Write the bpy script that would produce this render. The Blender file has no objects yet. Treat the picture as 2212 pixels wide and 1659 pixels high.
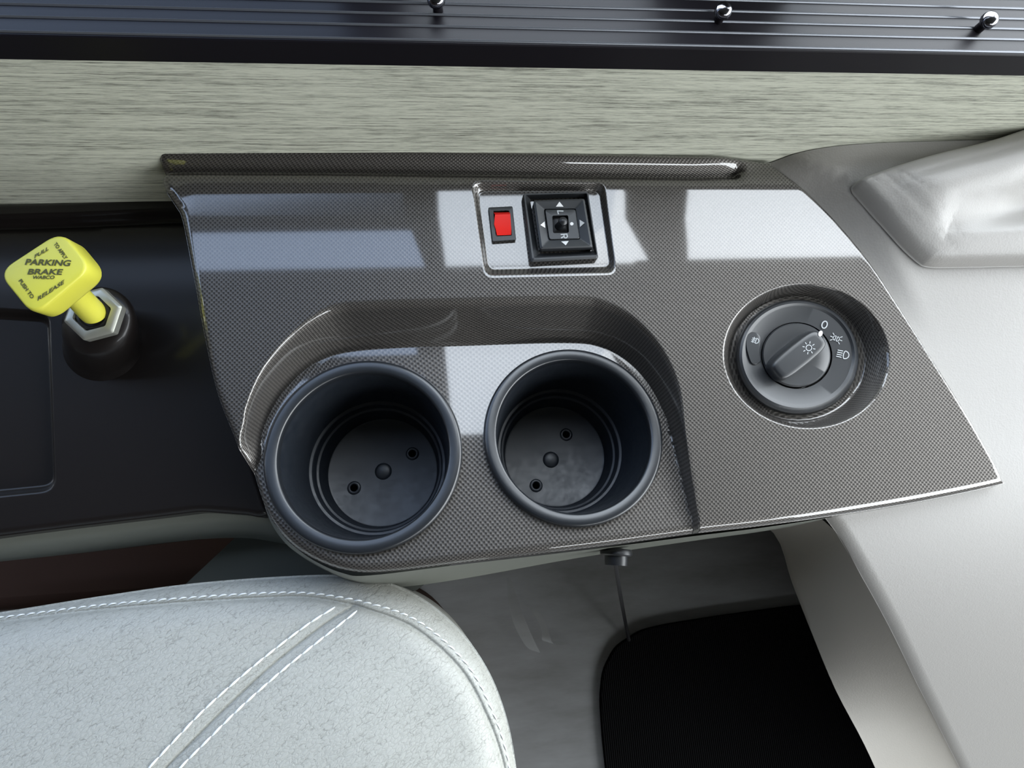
import bpy, bmesh, math, random
import numpy as np
from mathutils import Vector, Matrix
from mathutils.geometry import delaunay_2d_cdt
random.seed(4); rng = np.random.default_rng(4)
sc = bpy.context.scene
col = sc.collection

# ------------------------------------------------------------------ camera
F, CX, CY = 1200., 1106., 829.5
nrm = lambda v: np.array(v, float)/np.linalg.norm(v)
_N = nrm((-100, 366, 1200)); _X = nrm((12640, (100*12640-1440000)/366, 1200)); _Z = -_N; _Y = np.cross(_Z, _X)
M = np.array([_X, _Y, _Z])            # camera (right, down, forward) -> world
CAM = np.array([0, 0, .30])
cam = bpy.data.objects.new('camera', bpy.data.cameras.new('camera')); col.objects.link(cam)
cam.data.sensor_width = 36; cam.data.lens = F/2212*36; cam.data.clip_start = .01
mw = Matrix.Identity(4)
for i in range(3):
    mw[i][0] = M[i, 0]; mw[i][1] = -M[i, 1]; mw[i][2] = -M[i, 2]; mw[i][3] = CAM[i]
cam.matrix_world = mw; sc.camera = cam

# ------------------------------------------------------------------ light and exposure
sc.view_settings.view_transform = 'Standard'; sc.view_settings.look = 'None'
sc.view_settings.gamma = 1; sc.view_settings.use_curve_mapping = False
sc.view_settings.exposure = 0.24
w = bpy.data.worlds.new('sky'); sc.world = w; w.use_nodes = True
wn = w.node_tree; wn.nodes.clear()
wo = wn.nodes.new('ShaderNodeOutputWorld'); wb = wn.nodes.new('ShaderNodeBackground')
tc = wn.nodes.new('ShaderNodeTexCoord'); sx = wn.nodes.new('ShaderNodeSeparateXYZ'); cr = wn.nodes.new('ShaderNodeValToRGB')
mr = wn.nodes.new('ShaderNodeMapRange'); mr.inputs[1].default_value = -1; mr.inputs[2].default_value = 1
wn.links.new(tc.outputs['Generated'], sx.inputs[0]); wn.links.new(sx.outputs[2], mr.inputs[0]); wn.links.new(mr.outputs[0], cr.inputs[0])
cr.color_ramp.elements[0].position = .44; cr.color_ramp.elements[0].color = (.10, .11, .10, 1)
cr.color_ramp.elements[1].position = .56; cr.color_ramp.elements[1].color = (.92, .97, 1.0, 1)
wn.links.new(cr.outputs[0], wb.inputs[0]); wb.inputs[1].default_value = 8.
wn.links.new(wb.outputs[0], wo.inputs[0])

def area(name, loc, target, sx_, sy_, power, color):
    l = bpy.data.lights.new(name, 'AREA'); l.shape = 'RECTANGLE'; l.size = sx_; l.size_y = sy_; l.energy = power; l.color = color
    o = bpy.data.objects.new(name, l); col.objects.link(o); o.location = loc
    o.rotation_euler = (Vector(target)-Vector(loc)).to_track_quat('-Z', 'Y').to_euler(); return o
def portal(name, loc, target, sx_, sy_):
    o = area(name, loc, target, sx_, sy_, 1, (1, 1, 1)); o.data.cycles.is_portal = True
portal('side_window_daylight', (-.15, .295, .52), (-.15, -1, .52), 2.4, .84)
portal('windshield_daylight', (1.33, -.72, .52), (0, -.72, .52), 1.75, .8)
portal('right_window_daylight', (.75, -1.73, .62), (.75, 0, .62), .7, .3)

# ------------------------------------------------------------------ helpers
K = .176
WALL_Y = .213
def ray(px, py): return M @ nrm((px-CX, py-CY, F))
def PH(px, py, fn):
    d = ray(px, py); z = 0.
    for _ in range(50):
        p = CAM + (z-CAM[2])/d[2]*d
        z = .5*z+.5*float(fn(p[0], p[1]))
    return p
def PHB(px, py, hf):
    d = ray(px, py); zs = np.linspace(.2, -.45, 400)
    for _ in range(2):
        P = CAM+np.outer((zs-CAM[2])/d[2], d); g = zs-hf(P[:, :2]); i = int(np.argmax(g < 0)); i = max(i, 1)
        zs = np.linspace(zs[i-1], zs[i], 60)
    return P[i]
def flat(z): return lambda x, y: z
def tilt(c): return lambda x, y: K*y+c
def P3(px, py, z): return PH(px, py, flat(z))
def PY(px, py, Y):
    d = ray(px, py); return CAM + d*(Y/d[1])
def poly(pts, fn): return np.array([PH(a, b, fn)[:2] for a, b in pts])
def poly3(pts, fn): return [PH(a, b, fn) for a, b in pts]
def smooth_closed(P, n=8):
    P = np.array(P, float); out = []; m = len(P)
    for i in range(m):
        p0, p1, p2, p3 = P[i-1], P[i], P[(i+1) % m], P[(i+2) % m]
        for j in range(n):
            t = j/n
            out.append(.5*((2*p1)+(-p0+p2)*t+(2*p0-5*p1+4*p2-p3)*t*t+(-p0+3*p1-3*p2+p3)*t**3))
    return np.array(out)
def smooth_open(P, n=8):
    P = np.array(P, float); out = []; m = len(P)
    for i in range(m-1):
        p0 = P[max(i-1, 0)]; p1 = P[i]; p2 = P[i+1]; p3 = P[min(i+2, m-1)]
        for j in range(n):
            t = j/n
            out.append(.5*((2*p1)+(-p0+p2)*t+(2*p0-5*p1+4*p2-p3)*t*t+(-p0+3*p1-3*p2+p3)*t**3))
    out.append(P[-1]); return np.array(out)
def resample(P, step, closed=True):
    P = np.array(P, float); Q = np.vstack([P, P[:1]]) if closed else P
    L = np.r_[0, np.cumsum(np.linalg.norm(np.diff(Q, axis=0), axis=1))]
    n = max(4, int(round(L[-1]/step)))
    t = np.linspace(0, L[-1], n+1)
    R = np.stack([np.interp(t, L, Q[:, k]) for k in range(Q.shape[1])], 1)
    return R[:-1] if closed else R
def rounded(P, r, n=6):
    """corner-rounded polygon; r per corner or a number"""
    P = np.array(P, float); m = len(P); out = []
    for i in range(m):
        a, b, c = P[i-1], P[i], P[(i+1) % m]; rr = r[i] if hasattr(r, '__len__') else r
        u = (a-b); v = (c-b); lu = np.linalg.norm(u); lv = np.linalg.norm(v)
        e = min(rr, lu*.49, lv*.49)
        if rr <= 0:
            out += [b]*(n+1); continue
        A = b+u/lu*e; B = b+v/lv*e
        for j in range(n+1):
            t = j/n; out.append((1-t)**2*A+2*t*(1-t)*b+t*t*B)
    return np.array(out)
def ell(cx, cy, rx, ry, rot=0, n=64):
    a = np.linspace(0, 2*math.pi, n, endpoint=False); c, s = math.cos(rot), math.sin(rot)
    x = rx*np.cos(a); y = ry*np.sin(a)
    return np.stack([cx+c*x-s*y, cy+s*x+c*y], 1)
def seg_dist(X, P, closed=True):
    A = P if closed else P[:-1]; B = np.roll(P, -1, 0) if closed else P[1:]
    out = np.full(len(X), 1e9)
    D = B-A; L2 = (D**2).sum(1)+1e-20
    for s in range(0, len(X), 4000):
        x = X[s:s+4000, None, :]
        t = np.clip(((x-A)*D).sum(2)/L2, 0, 1)
        out[s:s+4000] = np.sqrt((((x-(A+t[..., None]*D)))**2).sum(2).min(1))
    return out
def inside(X, P):
    r = np.zeros(len(X), bool); x, y = X[:, 0], X[:, 1]
    for i in range(len(P)):
        x1, y1 = P[i-1]; x2, y2 = P[i]
        if y1 == y2: continue
        c = ((y1 > y) != (y2 > y)) & (x < (x2-x1)*(y-y1)/(y2-y1)+x1)
        r ^= c
    return r
def sd(X, P):                          # positive inside
    d = seg_dist(X, P); return np.where(inside(X, P), d, -d)
def sstep(a, b, x): t = np.clip((x-a)/(b-a), 0, 1); return t*t*(3-2*t)

def link(name, me, mats, parent=None):
    o = bpy.data.objects.new(name, me); col.objects.link(o)
    for m in (mats if isinstance(mats, (list, tuple)) else [mats]): me.materials.append(m)
    if parent: o.parent = parent
    return o
def mesh(name, V, Fc, mats, parent=None, smooth=True, auto=None):
    me = bpy.data.meshes.new(name); me.from_pydata([tuple(map(float, v)) for v in V], [], [tuple(map(int, f)) for f in Fc]); me.update()
    bm = bmesh.new(); bm.from_mesh(me); bmesh.ops.recalc_face_normals(bm, faces=bm.faces); bm.to_mesh(me); bm.free()
    if smooth:
        me.polygons.foreach_set('use_smooth', [True]*len(me.polygons))
        me.set_sharp_from_angle(angle=math.radians(auto if auto else 35))
    return link(name, me, mats, parent)
def thing(name, label, cat, loc=(0, 0, 0), group=None):
    o = bpy.data.objects.new(name, None); col.objects.link(o); o.location = [float(c) for c in loc]; o.empty_display_size = .02
    return tag(o, label, cat, group)
def tag(o, label, cat, group=None):
    o['label'] = label; o['category'] = cat
    if group: o['group'] = group
    return o
def adopt(root):
    """keep children where they are though the root empty stands at its base"""
    bpy.context.view_layer.update()
    inv = root.matrix_world.inverted()
    for c in root.children: c.matrix_parent_inverse = inv
def loft(name, rings, mats, parent=None, cap0=False, cap1=False, closed=True, auto=35, smooth=True):
    """rings: list of equally long lists of 3D points"""
    V = []; Fc = []; n = len(rings[0])
    for r in rings: V += [tuple(p) for p in r]
    for i in range(len(rings)-1):
        for j in range(n if closed else n-1):
            a = i*n+j; b = i*n+(j+1) % n
            Fc.append((a, b, b+n, a+n))
    if cap0: Fc.append(tuple(range(n-1, -1, -1)))
    if cap1: Fc.append(tuple(range((len(rings)-1)*n, len(rings)*n)))
    return mesh(name, V, Fc, mats, parent, smooth, auto)
def frame(n):
    n = nrm(n); x = nrm(np.cross((0, 1, 0), n)) if abs(n[1]) < .9 else nrm(np.cross(n, (1, 0, 0)));
    y = np.cross(n, x); return x, y, n
def lathe(name, prof, c, axis, mats, parent=None, n=96, cap0=False, cap1=False, auto=35):
    x, y, z = frame(axis); c = np.array(c, float); rings = []
    for r, h in prof:
        rings.append([c+z*h+r*(math.cos(t)*x+math.sin(t)*y) for t in np.linspace(0, 2*math.pi, n, endpoint=False)])
    return loft(name, rings, mats, parent, cap0, cap1, True, auto)
def tube(name, pts, r, mats, parent=None, n=10):
    pts = [np.array(p, float) for p in pts]; rings = []
    for i, p in enumerate(pts):
        d = nrm(pts[min(i+1, len(pts)-1)]-pts[max(i-1, 0)])
        x, y, _ = frame(d); rr = r[i] if hasattr(r, '__len__') else r
        rings.append([p+rr*(math.cos(t)*x+math.sin(t)*y) for t in np.linspace(0, 2*math.pi, n, endpoint=False)])
    return loft(name, rings, mats, parent, True, True)

def heightfield(name, outline, fn, mats, parent=None, rings=(), holes=(), grid=.002, edge=(), skirt=0, skirt_step=.001, skirt_in=0.):
    """triangulated surface z = fn(XY) over the outline; rings are extra point loops, edge = inset distances"""
    out = resample(outline, skirt_step)
    n = len(out)
    layers = []
    for h in holes: layers.append((np.array(h), 1e-5))
    area_ = .5*sum(out[i-1][0]*out[i][1]-out[i][0]*out[i-1][1] for i in range(n)); sg = 1 if area_ > 0 else -1
    T = np.roll(out, -1, 0)-np.roll(out, 1, 0); T /= np.linalg.norm(T, axis=1)[:, None]+1e-12
    Nn = np.stack([-T[:, 1], T[:, 0]], 1)*sg
    for d in edge:
        Q = out+Nn*d; s = sd(Q, out); layers.append((Q[s > d*.93], .0003))
    for rg in rings: layers.append((np.array(rg), .00035))
    mn, mx = out.min(0), out.max(0)
    gx, gy = np.meshgrid(np.arange(mn[0], mx[0], grid), np.arange(mn[1], mx[1], grid)); gx[::2] += grid*.5
    layers.append((np.stack([gx.ravel(), gy.ravel()], 1), grid*.55))
    pts = [tuple(p) for p in out]; cell = .0012; H = {}
    def key(p): return (int(p[0]//cell), int(p[1]//cell))
    for p in pts: H.setdefault(key(p), []).append(p)
    for L, md in layers:
        if not len(L): continue
        s = sd(L, out); L = L[s > .0002]
        for p in L:
            kx, ky = key(p); ok = True
            for a in (-1, 0, 1):
                for b in (-1, 0, 1):
                    for q in H.get((kx+a, ky+b), ()):
                        if (q[0]-p[0])**2+(q[1]-p[1])**2 < md*md: ok = False; break
                    if not ok: break
                if not ok: break
            if ok:
                p = (float(p[0]), float(p[1])); pts.append(p); H.setdefault((kx, ky), []).append(p)
    r = delaunay_2d_cdt([Vector(p) for p in pts], [(i, (i+1) % n) for i in range(n)], [], 0, 1e-7)
    V2 = np.array([tuple(v) for v in r[0]]); tris = np.array(r[2])
    cen = V2[tris].mean(1); keep = inside(cen, out)
    for h in holes: keep &= ~inside(cen, np.array(h))
    tris = tris[keep]
    used = np.unique(tris); mp = -np.ones(len(V2), int); mp[used] = np.arange(len(used)); V2 = V2[used]; tris = mp[tris]
    e = 2e-4
    z = fn(V2)
    gx_ = (fn(V2+[e, 0])-fn(V2-[e, 0]))/(2*e); gy_ = (fn(V2+[0, e])-fn(V2-[0, e]))/(2*e)
    NV = np.stack([-gx_, -gy_, np.ones(len(V2))], 1); NV /= np.linalg.norm(NV, axis=1)[:, None]
    V = np.c_[V2, z]
    # orient
    a, b, c = V2[tris[:, 0]], V2[tris[:, 1]], V2[tris[:, 2]]
    cr_ = (b[:, 0]-a[:, 0])*(c[:, 1]-a[:, 1])-(b[:, 1]-a[:, 1])*(c[:, 0]-a[:, 0])
    tris[cr_ < 0] = tris[cr_ < 0][:, ::-1]
    faces = [tuple(map(int, t)) for t in tris]; V = [tuple(map(float, v)) for v in V]; NL = [tuple(map(float, v)) for v in NV]
    if skirt:
        zo = fn(out); b0 = len(V)
        for lv in range(4):
            f_ = (0, .25, .6, 1)[lv]
            for i in range(n):
                q = out[i]+Nn[i]*skirt_in*f_
                V.append((float(q[0]), float(q[1]), float(zo[i]-skirt*f_))); NL.append((float(-Nn[i][0]), float(-Nn[i][1]), 0.))
        for lv in range(3):
            for i in range(n):
                j = (i+1) % n; A_ = b0+lv*n
                fc = (A_+i, A_+j, A_+n+j, A_+n+i); faces.append(fc if sg < 0 else fc[::-1])
    me = bpy.data.meshes.new(name); me.from_pydata(V, [], faces); me.update()
    me.polygons.foreach_set('use_smooth', [True]*len(me.polygons))
    me.normals_split_custom_set_from_vertices(NL)
    return link(name, me, mats, parent)

# ------------------------------------------------------------------ materials
def mat(name, color, rough=.5, metal=0., spec=.5, coat=0., coat_rough=.03, emit=None, trans=0., alpha=1.):
    m = bpy.data.materials.new(name); m.use_nodes = True; b = m.node_tree.nodes['Principled BSDF']
    b.inputs['Base Color'].default_value = (*color, 1); b.inputs['Roughness'].default_value = rough; b.inputs['Metallic'].default_value = metal
    b.inputs['Specular IOR Level'].default_value = spec; b.inputs['Coat Weight'].default_value = coat; b.inputs['Coat Roughness'].default_value = coat_rough
    b.inputs['Transmission Weight'].default_value = trans; b.inputs['Alpha'].default_value = alpha
    return m
def N(m, t, **kw):
    n = m.node_tree.nodes.new(t)
    for k_, v in kw.items(): setattr(n, k_, v)
    return n
def lk(m, a, b): m.node_tree.links.new(a, b)
def coords(m, scale, rot=(0, 0, 0)):
    t = N(m, 'ShaderNodeTexCoord'); p = N(m, 'ShaderNodeMapping'); p.inputs['Scale'].default_value = scale; p.inputs['Rotation'].default_value = rot
    lk(m, t.outputs['Object'], p.inputs[0]); return p.outputs[0]
def noise(m, vec, scale=1, detail=3, rough=.5):
    n = N(m, 'ShaderNodeTexNoise'); n.inputs['Scale'].default_value = scale; n.inputs['Detail'].default_value = detail; n.inputs['Roughness'].default_value = rough
    lk(m, vec, n.inputs['Vector']); return n.outputs['Fac']
def ramp(m, fac, stops):
    r = N(m, 'ShaderNodeValToRGB'); e = r.color_ramp.elements
    while len(e) < len(stops): e.new(.5)
    for i, (p, c) in enumerate(stops): e[i].position = p; e[i].color = (*c, 1)
    lk(m, fac, r.inputs[0]); return r.outputs[0]
def bump(m, h, strength=.3, dist=.001, normal=None):
    b = N(m, 'ShaderNodeBump'); b.inputs['Strength'].default_value = strength; b.inputs['Distance'].default_value = dist
    lk(m, h, b.inputs['Height'])
    if normal: lk(m, normal, b.inputs['Normal'])
    return b.outputs[0]
def bsdf(m): return m.node_tree.nodes['Principled BSDF']
def math_(m, op, a, b=None, c=None):
    n = N(m, 'ShaderNodeMath', operation=op)
    for i, v in enumerate((a, b, c)):
        if v is None: continue
        if isinstance(v, (int, float)): n.inputs[i].default_value = v
        else: lk(m, v, n.inputs[i])
    return n.outputs[0]

# carbon look weave: staggered dark lozenges under a clear gloss coat
m_weave = mat('weave_panel', (.1, .09, .08), .46, metal=.65, spec=.4, coat=1., coat_rough=.05)
uvn = N(m_weave, 'ShaderNodeUVMap', uv_map='weave'); s_ = N(m_weave, 'ShaderNodeSeparateXYZ'); lk(m_weave, uvn.outputs[0], s_.inputs[0])
sx_ = math_(m_weave, 'SINE', math_(m_weave, 'MULTIPLY', s_.outputs[0], math.pi/.00118))
sy_ = math_(m_weave, 'SINE', math_(m_weave, 'MULTIPLY', s_.outputs[1], math.pi/.00118))
pr = math_(m_weave, 'MULTIPLY', sx_, sy_)
cw = ramp(m_weave, math_(m_weave, 'MULTIPLY_ADD', pr, .5, .5), [(.45, (.130, .120, .110)), (.78, (.042, .038, .035))])
nz = noise(m_weave, coords(m_weave, (900, 900, 900)), 1, 2)
mx_ = N(m_weave, 'ShaderNodeMix', data_type='RGBA', blend_type='MULTIPLY'); mx_.inputs[0].default_value = .35
lk(m_weave, cw, mx_.inputs[6]); lk(m_weave, ramp(m_weave, nz, [(.3, (.55, .55, .55)), (.7, (1, 1, 1))]), mx_.inputs[7])
lk(m_weave, mx_.outputs[2], bsdf(m_weave).inputs['Base Color']); bsdf(m_weave).inputs['Coat IOR'].default_value = 1.75
lk(m_weave, bump(m_weave, pr, .25, .0004), bsdf(m_weave).inputs['Normal'])

m_wall = mat('grey_green_grasscloth', (.35, .37, .31), .7, spec=.25)
a_ = noise(m_wall, coords(m_wall, (22, 200, 1300)), 1, 6, .75)
b_ = noise(m_wall, coords(m_wall, (110, 400, 3600)), 1, 4, .7)
c_ = noise(m_wall, coords(m_wall, (4, 60, 260)), 1, 3, .6)
f_ = math_(m_wall, 'ADD', math_(m_wall, 'MULTIPLY', a_, .5), math_(m_wall, 'ADD', math_(m_wall, 'MULTIPLY', b_, .38), math_(m_wall, 'MULTIPLY', c_, .12)))
lk(m_wall, ramp(m_wall, f_, [(.40, (.14, .14, .115)), (.46, (.37, .375, .31)), (.53, (.59, .595, .495))]), bsdf(m_wall).inputs['Base Color'])
lk(m_wall, bump(m_wall, f_, .2, .0006), bsdf(m_wall).inputs['Normal'])

def vinyl(name, color, rough=.45, bs=.25, scale=700):
    m = mat(name, color, rough, spec=.4)
    vv = coords(m, (scale, scale, scale)); vo = N(m, 'ShaderNodeTexVoronoi'); lk(m, vv, vo.inputs['Vector']); vo.inputs['Scale'].default_value = 1
    h = math_(m, 'ADD', vo.outputs['Distance'], noise(m, vv, .35, 3))
    lk(m, bump(m, h, bs, .0004), bsdf(m).inputs['Normal']); return m
m_dash = vinyl('light_grey_vinyl', (.33, .317, .30), .42, .14, 900)
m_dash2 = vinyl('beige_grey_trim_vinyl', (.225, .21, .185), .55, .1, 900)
m_shell = mat('grey_green_shell', (.15, .157, .136), .5, spec=.4)
lk(m_shell, bump(m_shell, noise(m_shell, coords(m_shell, (900, 900, 900)), 1, 2), .1, .0003), bsdf(m_shell).inputs['Normal'])
m_panel = mat('shaded_grey_green_shell', (.075, .08, .07), .55, spec=.3)  # shell colour darkened, so the shade below the console is in the colour
m_ledge = mat('dark_brown_gloss', (.008, .006, .0055), .45, spec=.3, coat=.3, coat_rough=.12)
lk(m_ledge, bump(m_ledge, noise(m_ledge, coords(m_ledge, (1500, 1500, 1500)), 1, 2), .06, .0003), bsdf(m_ledge).inputs['Normal'])
m_black = mat('black_plastic', (.012, .013, .015), .38, spec=.5)
lk(m_black, bump(m_black, noise(m_black, coords(m_black, (3000, 3000, 3000)), 1, 2), .08, .0002), bsdf(m_black).inputs['Normal'])
m_cup = mat('black_satin_plastic', (.009, .012, .017), .42, spec=.6)
lk(m_cup, ramp(m_cup, noise(m_cup, coords(m_cup, (160, 160, 160)), 1, 5, .7), [(.35, (.38, .38, .38)), (.65, (.52, .52, .52))]), bsdf(m_cup).inputs['Roughness'])
m_rib = mat('highlight_rib_metal', (.16, .17, .19), .32, metal=.6)  # paler metal puts the bright glint of the track ribs into the colour
m_rim = mat('black_rim_plastic', (.012, .014, .017), .3, spec=.8)
m_switch = mat('charcoal_switch_plastic', (.035, .038, .042), .42, spec=.5)
m_dial = mat('dark_satin_dial_plastic', (.022, .024, .027), .36, spec=.6)
m_white = mat('white_print', (.75, .76, .76), .6)
m_pale = mat('pale_grey_print', (.42, .44, .45), .6)
m_red = mat('red_plastic', (.75, .018, .012), .35, spec=.5)
m_yellow = mat('yellow_plastic', (.60, .57, .065), .4, spec=.5)
m_ink = mat('dark_olive_ink', (.06, .06, .01), .6)
m_nut = mat('zinc_plated_steel', (.50, .50, .44), .38, metal=.75)
m_rubber = mat('black_rubber', (.01, .01, .011), .45)
m_frame = mat('black_anodised_frame', (.007, .006, .008), .42, spec=.16)
lk(m_frame, bump(m_frame, noise(m_frame, coords(m_frame, (1200, 1200, 1200)), 1, 3), .06, .0003), bsdf(m_frame).inputs['Normal'])
m_chrome = mat('dark_chrome', (.22, .22, .24), .16, metal=1)
m_mat = mat('black_carpet', (.004, .004, .0045), .95, spec=.1)
wv = N(m_mat, 'ShaderNodeTexWave'); wv.inputs['Scale'].default_value = 1; wv.inputs['Distortion'].default_value = .5
lk(m_mat, coords(m_mat, (130, 130, 130)), wv.inputs['Vector']); lk(m_mat, bump(m_mat, wv.outputs['Fac'], .8, .002), bsdf(m_mat).inputs['Normal'])
m_floor = mat('smoky_grey_vinyl_floor', (.12, .12, .12), .38, spec=.5)
lk(m_floor, ramp(m_floor, noise(m_floor, coords(m_floor, (6, 22, 10), (0, 0, .35)), 1, 5, .65), [(.3, (.18, .178, .175)), (.7, (.30, .305, .31))]), bsdf(m_floor).inputs['Base Color'])
m_brown = mat('dark_brown_carpet', (.07, .036, .024), .8, spec=.2)
m_film = mat('clear_plastic_film', (.9, .95, .95), .12, spec=.6, alpha=.24)
m_ceiling = mat('beige_headliner', (.17, .165, .155), .9)
m_cabinet = mat('brown_cabinet', (.055, .042, .034), .5)

# seat leather: pebbled cells with fine creases running one way
m_leather = mat('pale_grey_leather', (.46, .475, .44), .46, spec=.35)
def turned(m, ang, scale):
    r_ = coords(m, (1, 1, 1), (0, 0, math.radians(ang))); q = N(m, 'ShaderNodeMapping'); q.inputs['Scale'].default_value = scale
    lk(m, r_, q.inputs[0]); return q.outputs[0]
vc = turned(m_leather, -32, (330, 620, 400))
wn_ = N(m_leather, 'ShaderNodeTexNoise'); wn_.inputs['Scale'].default_value = .9; wn_.inputs['Detail'].default_value = 2; lk(m_leather, vc, wn_.inputs['Vector'])
vs = N(m_leather, 'ShaderNodeVectorMath', operation='SCALE'); vs.inputs['Scale'].default_value = 1.3; lk(m_leather, wn_.outputs['Color'], vs.inputs[0])
va = N(m_leather, 'ShaderNodeVectorMath', operation='ADD'); lk(m_leather, vc, va.inputs[0]); lk(m_leather, vs.outputs[0], va.inputs[1])
v1 = N(m_leather, 'ShaderNodeTexVoronoi', feature='DISTANCE_TO_EDGE'); v1.inputs['Scale'].default_value = 1; lk(m_leather, va.outputs[0], v1.inputs['Vector'])
v2 = N(m_leather, 'ShaderNodeTexVoronoi', feature='DISTANCE_TO_EDGE'); v2.inputs['Scale'].default_value = .42; lk(m_leather, va.outputs[0], v2.inputs['Vector'])
wr = noise(m_leather, turned(m_leather, -30, (55, 520, 100)), 1, 4, .65)
wl = noise(m_leather, coords(m_leather, (14, 22, 14)), 1, 2, .5)
e1_ = math_(m_leather, 'MINIMUM', math_(m_leather, 'MULTIPLY', v1.outputs[0], 5), 1.)
e2_ = math_(m_leather, 'MINIMUM', math_(m_leather, 'MULTIPLY', v2.outputs[0], 12), 1.)
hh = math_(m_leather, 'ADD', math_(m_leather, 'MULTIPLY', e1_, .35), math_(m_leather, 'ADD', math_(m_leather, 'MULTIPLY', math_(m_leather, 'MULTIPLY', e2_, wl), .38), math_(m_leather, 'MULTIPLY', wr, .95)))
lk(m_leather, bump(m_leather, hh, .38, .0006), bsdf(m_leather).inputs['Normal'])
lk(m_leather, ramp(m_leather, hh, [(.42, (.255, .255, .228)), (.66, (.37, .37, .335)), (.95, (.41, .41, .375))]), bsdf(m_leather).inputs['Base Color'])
m_thread = mat('white_thread', (.85, .87, .86), .6)

# ------------------------------------------------------------------ height functions
main = tilt(0.)
def MP(pts): return poly(pts, main)
# console outline (photo frame pixels dropped onto the sloping panel)
OUT_PX = [(345, 332), (352, 322), (600, 322), (1000, 332), (1400, 341), (1650, 346), (1672, 356), (1740, 408), (1805, 470), (1880, 560), (1940, 650), (2010, 760), (2085, 880), (2140, 975), (2172, 1036), (2168, 1046), (2000, 1082), (1800, 1115), (1640, 1137), (1500, 1153), (1300, 1180), (1000, 1216), (830, 1236), (750, 1234), (680, 1212), (615, 1172), (568, 1115), (535, 1040), (505, 950), (466, 850), (440, 740), (412, 590), (388, 470), (374, 440), (352, 405), (342, 365)]
def chaikin_px(P, sharp=(), n=8):
    return P
_o = MP(OUT_PX)
outline = smooth_closed(_o, 6)
# keep the sharp front-right corner & back-right corner by overriding overshoot
REC_Z = -.0045
rec_fn = flat(REC_Z)
OUTER = [(480, 1040), (520, 925), (530, 875), (562, 800), (612, 735), (668, 685), (722, 655), (800, 647), (1000, 641), (1240, 637), (1310, 648), (1375, 685), (1432, 750), (1468, 830), (1480, 920), (1492, 1010), (1505, 1090), (1516, 1160), (1525, 1240), (1000, 1340), (560, 1340), (430, 1200)]
INNER = [(540, 1050), (563, 990), (566, 940), (588, 880), (628, 825), (680, 782), (745, 758), (850, 748), (1000, 743), (1220, 737), (1300, 747), (1362, 783), (1408, 838), (1438, 900), (1456, 960), (1470, 1020), (1484, 1080), (1500, 1155), (1510, 1260), (1000, 1360), (600, 1360), (500, 1240)]
O_ = smooth_closed(MP(OUTER), 6); I_ = smooth_closed(poly(INNER, rec_fn), 6)
def blend_sd(X, O, I):
    do = sd(X, O); di = -sd(X, I)
    return np.where(do <= 0, 0., np.where(di <= 0, 1., do/(do+np.maximum(di, 1e-9))))
# light switch dish
DO = MP(ell(1742, 770, 182, 157, .12)); DI = poly(ell(1722, 772, 139, 130, .1), tilt(-.013))
# switch panel dish
SO = MP(rounded([(1018, 392), (1307, 396), (1332, 591), (1047, 598)], 20)); SI = poly(rounded([(1033, 413), (1293, 412), (1318, 574), (1056, 580)], 14), tilt(-.004))
groove = MP([(300, 360), (700, 362), (1100, 368), (1500, 374), (1590, 372)])
back = MP([(200, 320), (345, 322), (1000, 333), (1650, 347), (1900, 352)])
def cons_h(X):
    X = np.asarray(X, float)
    z = K*X[:, 1]
    # gentle hollow across the back part
    dbk = seg_dist(X, back, False); z = z+1.3*np.maximum(0, .036-dbk)**2*sstep(.0, .02, dbk)*sstep(-.158, -.135, X[:, 0])
    z = z+.004*np.exp(-(dbk/.006)**2)*sstep(.185, .150, X[:, 0])                        # raised back bead
    dg = seg_dist(X, groove, False)
    z = z-.0055*np.exp(-(dg/.0030)**2)
    # left shoulder rolls down
    s = blend_sd(X, O_, I_); c = .28; p = np.where(s < c, s*s/(c*(2-c)), (2*s-c)/(2-c))
    zr = REC_Z+.02*(X[:, 1]-.05)*-1*.9
    z = z*(1-p)+np.minimum(zr, z)*p
    s = blend_sd(X, DO, DI); c = .22; q_ = np.clip(s*1.25, 0, 1); p = np.where(q_ < c, q_*q_/(c*(2-c)), (2*q_-c)/(2-c)); z = z-.013*p
    s = blend_sd(X, SO, SI); z = z-.0045*(s*s*(3-2*s))
    d = np.maximum(sd(X, OUTL), 0)
    r = .003+.002*sstep(-.08, -.14, X[:, 0])+.0022*sstep(.03, .01, X[:, 1])
    t = np.clip(d/r, .06, 1); z = z-r*(1-np.sqrt(1-(1-t)**2))
    return z
OUTL = resample(outline, .002)

cups = [(-.0519, .0551, .0520), (.0627, .0598, .0502)]
CUPZ = -.001
holes = []
rings_ = []
for cx_, cy_, r_ in cups:
    holes.append(ell(cx_, cy_, r_*.955, r_*.955, 0, 120))
# rings between outer and inner shapes so that the steep walls are well sampled
def between(O, I, ts):
    O2 = resample(O, 9); out = []
    n = 500
    A = resample(O, sum(np.linalg.norm(np.diff(np.vstack([O, O[:1]]), axis=0), axis=1))/n)[:n]
    # march each outer point to its nearest inner point
    B = []
    Id = resample(I, .0007)
    for a in A: B.append(Id[((Id-a)**2).sum(1).argmin()])
    B = np.array(B)
    for t in ts: out.append(A*(1-t)+B*t)
    A2 = resample(I, .0008); Od = resample(O, .0007)
    B2 = np.array([Od[((Od-a)**2).sum(1).argmin()] for a in A2])
    for t in ts: out.append(A2*t+B2*(1-t))
    return out
rings_ += between(O_, I_, np.linspace(-.06, 1.06, 18)) + between(DO, DI, np.linspace(-.1, 1.08, 14)) + between(SO, SI, np.linspace(-.15, 1.15, 9))
for off in np.linspace(-.007, .007, 13):
    g = resample(groove, .0015, False); rings_.append(g+[0, off])

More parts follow.
